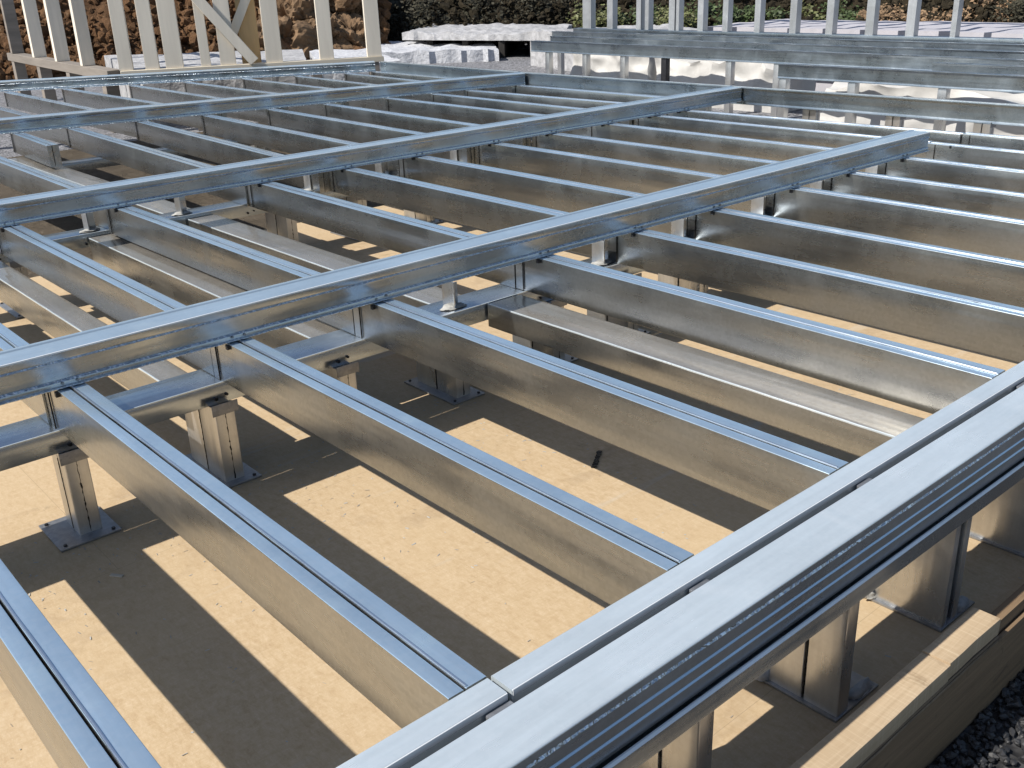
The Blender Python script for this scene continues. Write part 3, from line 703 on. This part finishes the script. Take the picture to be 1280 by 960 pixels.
# ------------------------------------------------------------------ far platform
pf_ = thing('steel_platform', 'far raised steel platform of bluish rails on legs behind the end tracks', 'platform', (10.4, 6, GZ0))
def rail(x, y0, y1, z0, z1, wd_=.12):
    r = obj('rail', mk(prism, rounded([(0, z0), (.006, z0+.02), (.006, z1-.02), (0, z1), (wd_, z1), (wd_, z0)], .004, 2), (x, y0, 0), (x, y1, 0), (1, 0, 0), 10, .003), GF, pf_)
    obj('lip', mk(prism, rounded([(-.004, z1-.006), (.012, z1-.006), (.012, z1+.004), (-.004, z1+.004)], .002, 1), (x, y0, 0), (x, y1, 0), (1, 0, 0), 10, .002), GF, r)
rail(9.1, .5, 5.66, -.03, .12); rail(9.85, .5, 4.25, .0, .13); rail(10.4, .5, 11.2, -.02, .14); rail(11.2, .5, 11.6, .0, .15); rail(12.0, .5, 12.4, -.02, .16)
for i, (x, y) in enumerate(((10.42, 10.80), (10.42, 9.98), (10.42, 9.2), (10.42, 8.42), (10.42, 7.3), (10.42, 6.55), (9.12, 5.56), (9.12, 4.7), (9.12, 3.7), (9.12, 2.8), (12.02, 12.2), (12.02, 11.0))):
    dk = i == 3
    zt = (-.02 if x > 10 else -.03) - .004
    lg = obj('leg', mk(box, x, x+.09, y, y+.09, GZ0+.01, zt, .004), M_bolt if dk else GZ, pf_)
    if dk: lg['label'] = 'dark leg'
    obj('foot_plate', mk(box, x-.05, x+.14, y-.05, y+.14, GZ0+.001, GZ0+.01, .002), GP, lg)
tt = thing('steel_stud_wall', 'grey steel stud wall rising from the far platform at top right', 'wall frame', (12.35, 8, .16))
obj('bottom_track', mk(box, 12.33, 12.49, .5, 12.2, .135, .20, .004), GF, tt)
obj('top_track', mk(box, 12.33, 12.49, .5, 12.2, 2.6, 2.66, .004), GF, tt)
for y, wq in ((11.88, .2), (11.33, .13), (10.68, .1), (10.5, .08), (9.97, .12), (9.85, .06), (9.39, .11), (8.91, .1), (8.32, .1), (7.70, .11), (7.10, .11), (6.48, .12), (5.89, .12), (5.30, .07), (4.35, .12), (3.7, .12), (3.0, .12)):
    bm = BM(); x0, x1, h = 12.35, 12.47, wq/2
    poly = [(x0, y-h), (x1, y-h), (x1, y+h), (x1-.02, y+h), (x1-.02, y-h+.02), (x0+.012, y-h+.02), (x0+.012, y+h), (x0, y+h)]
    rings = [[bm.verts.new((a, b, zz)) for a, b in poly] for zz in (.201, 2.598)]
    n = len(poly)
    for i in range(n): bm.faces.new((rings[0][i], rings[0][(i+1) % n], rings[1][(i+1) % n], rings[1][i]))
    bm.faces.new(rings[0]); bm.faces.new(rings[1])
    obj('stud', bm, GS, tt, False)
slab('foam_slab', 'long lavender foam slab behind the feet of the steel studs', 'foam', [(13.0, .3), (15.0, .3), (15.0, 9.9), (13.0, 9.9)], GZ0, .22, M_lav, .03, res=.3)
slab('foam_slab', 'snowy white foam slab left of the steel stud wall', 'foam', [(13.2, 12.0), (15.5, 11.0), (16.6, 14.2), (14.2, 15.4)], GZ0, -.02, M_foam, .07)

# ------------------------------------------------------------------ shrubs, boulders on the banks
def shrub(label, az_, R, hz, rx, rz, mat, n, leaf, group='shrubs on the scrub bank', name='shrub', cat='shrub'):
    th = math.radians(az_); c = Vector((math.cos(th)*R-.84, math.sin(th)*R-1.19, hz)); r = random.Random(int(az_*91)+int(R*7))
    t = thing(name, label, cat, c, group)
    bm = BM()
    blobs = [(Vector((r.uniform(-1, 1)*rx*.7, r.uniform(-1, 1)*rx*.7, r.uniform(.05, .8)*rz)), r.uniform(.25, .55)) for _ in range(9)]
    for _ in range(n):
        bc, br = r.choice(blobs)
        d = Vector((r.gauss(0, 1), r.gauss(0, 1), r.gauss(0, 1))).normalized()*r.random()**.5
        p = c + bc + Vector((d.x*br*rx, d.y*br*rx, d.z*br*rz))
        a = Vector((r.gauss(0, 1), r.gauss(0, 1), r.gauss(0, .7))).normalized(); b = a.orthogonal().normalized(); s = leaf*r.uniform(.5, 1.3)
        bm.faces.new([bm.verts.new(p + a*s*u + b*s*.55*v) for u, v in ((-1, 0), (0, -1), (1, 0), (0, 1))])
    obj('foliage', bm, mat, t, False)
    bm = BM()
    for k in range(6):
        bc, br = blobs[k]
        bar_tip = c+bc
        A = c+Vector((0, 0, -.5)); d = (bar_tip-A)
        X = Vector((1, 0, 0)); Y = d.normalized().cross(X).normalized()
        q = [[bm.verts.new(P + (X*math.cos(g)+Y*math.sin(g))*rr) for g in (0, 2.1, 4.2)] for P, rr in ((A, .03), (bar_tip, .008))]
        for i in range(3): bm.faces.new((q[0][i], q[0][(i+1) % 3], q[1][(i+1) % 3], q[1][i]))
    obj('stem', bm, M_wood, t)
i = 0
for az_, R, hz, rx, rz, mt, nm in ((54.5, 29.5, -.6, 1.3, 1.4, M_leafk, 'dark'), (51.5, 30, -.5, 1.5, 1.5, M_leafk, 'dark'), (48.6, 30, -.5, 1.4, 1.5, M_leafk, 'dark'), (46.0, 29.8, -.6, 1.4, 1.3, M_leafk, 'dark'),
        (44.3, 29.0, -.75, .8, .9, M_leafy, 'yellow green'), (42.0, 29.3, -.7, .9, .9, M_leafg, 'green'), (40.2, 28.6, -.75, .8, .8, M_leafy, 'yellow green'), (38.0, 29.0, -.7, 1.0, .9, M_leafg, 'green'), (35.8, 29.0, -.7, 1.0, .8, M_leafg, 'green'),
        (33.8, 29.2, -.7, 1.0, .8, M_leafy, 'yellow green'), (31.6, 29.6, -.6, .9, .8, M_leafg, 'green'), (29.3, 29.0, -.7, .9, .7, M_leafd, 'dry brown'), (27.0, 29.0, -.7, 1.1, .8, M_leafd, 'dry brown'), (24.5, 29.5, -.6, 1.0, .9, M_leafd, 'dry brown'), (21.8, 29.0, -.6, 1.2, 1.0, M_leafk, 'dark')):
    shrub('%s shrub on the bank behind the steel studs, %s from the left' % (nm, (ORD+['fifteenth'])[i]), az_, R, hz, rx, rz, mt, 1500 if mt is not M_leafk else 2200, .06); i += 1
for k, (az_, R, z_, s) in enumerate(((61.3, 26.6, -.4, .75), (60.0, 27.2, .0, .9), (58.9, 26.8, -.3, .8), (59.6, 28.4, .8, 1.0), (58.2, 28.0, .5, .9), (57.4, 27.0, -.3, .6), (61.0, 28.4, .7, .8))):
    th = math.radians(az_); c = Vector((math.cos(th)*R-.84, math.sin(th)*R-1.19, z_))
    bm = BM(); q = bmesh.ops.create_icosphere(bm, subdivisions=5, radius=1)
    for v in q['verts']:
        p = v.co.copy(); f = 1 + .6*noise.noise(p*1.3+Vector((k*5, 0, 0))) + .22*noise.noise(p*3+Vector((0, k, 0)))
        f -= .45*abs(noise.noise(p*2.6+Vector((k, k, 0)))) + .22*abs(noise.noise(p*7+Vector((k, 0, k)))) - .12
        v.co = c + Vector((p.x*s*f, p.y*s*f, p.z*s*f*.9))
    tag(obj('boulder', bm, M_rock, None, False), 'tan cracked boulder heaped behind the stud wall, %s in the heap' % ORD[k], 'boulder', 'tan boulders heaped behind the stud wall')
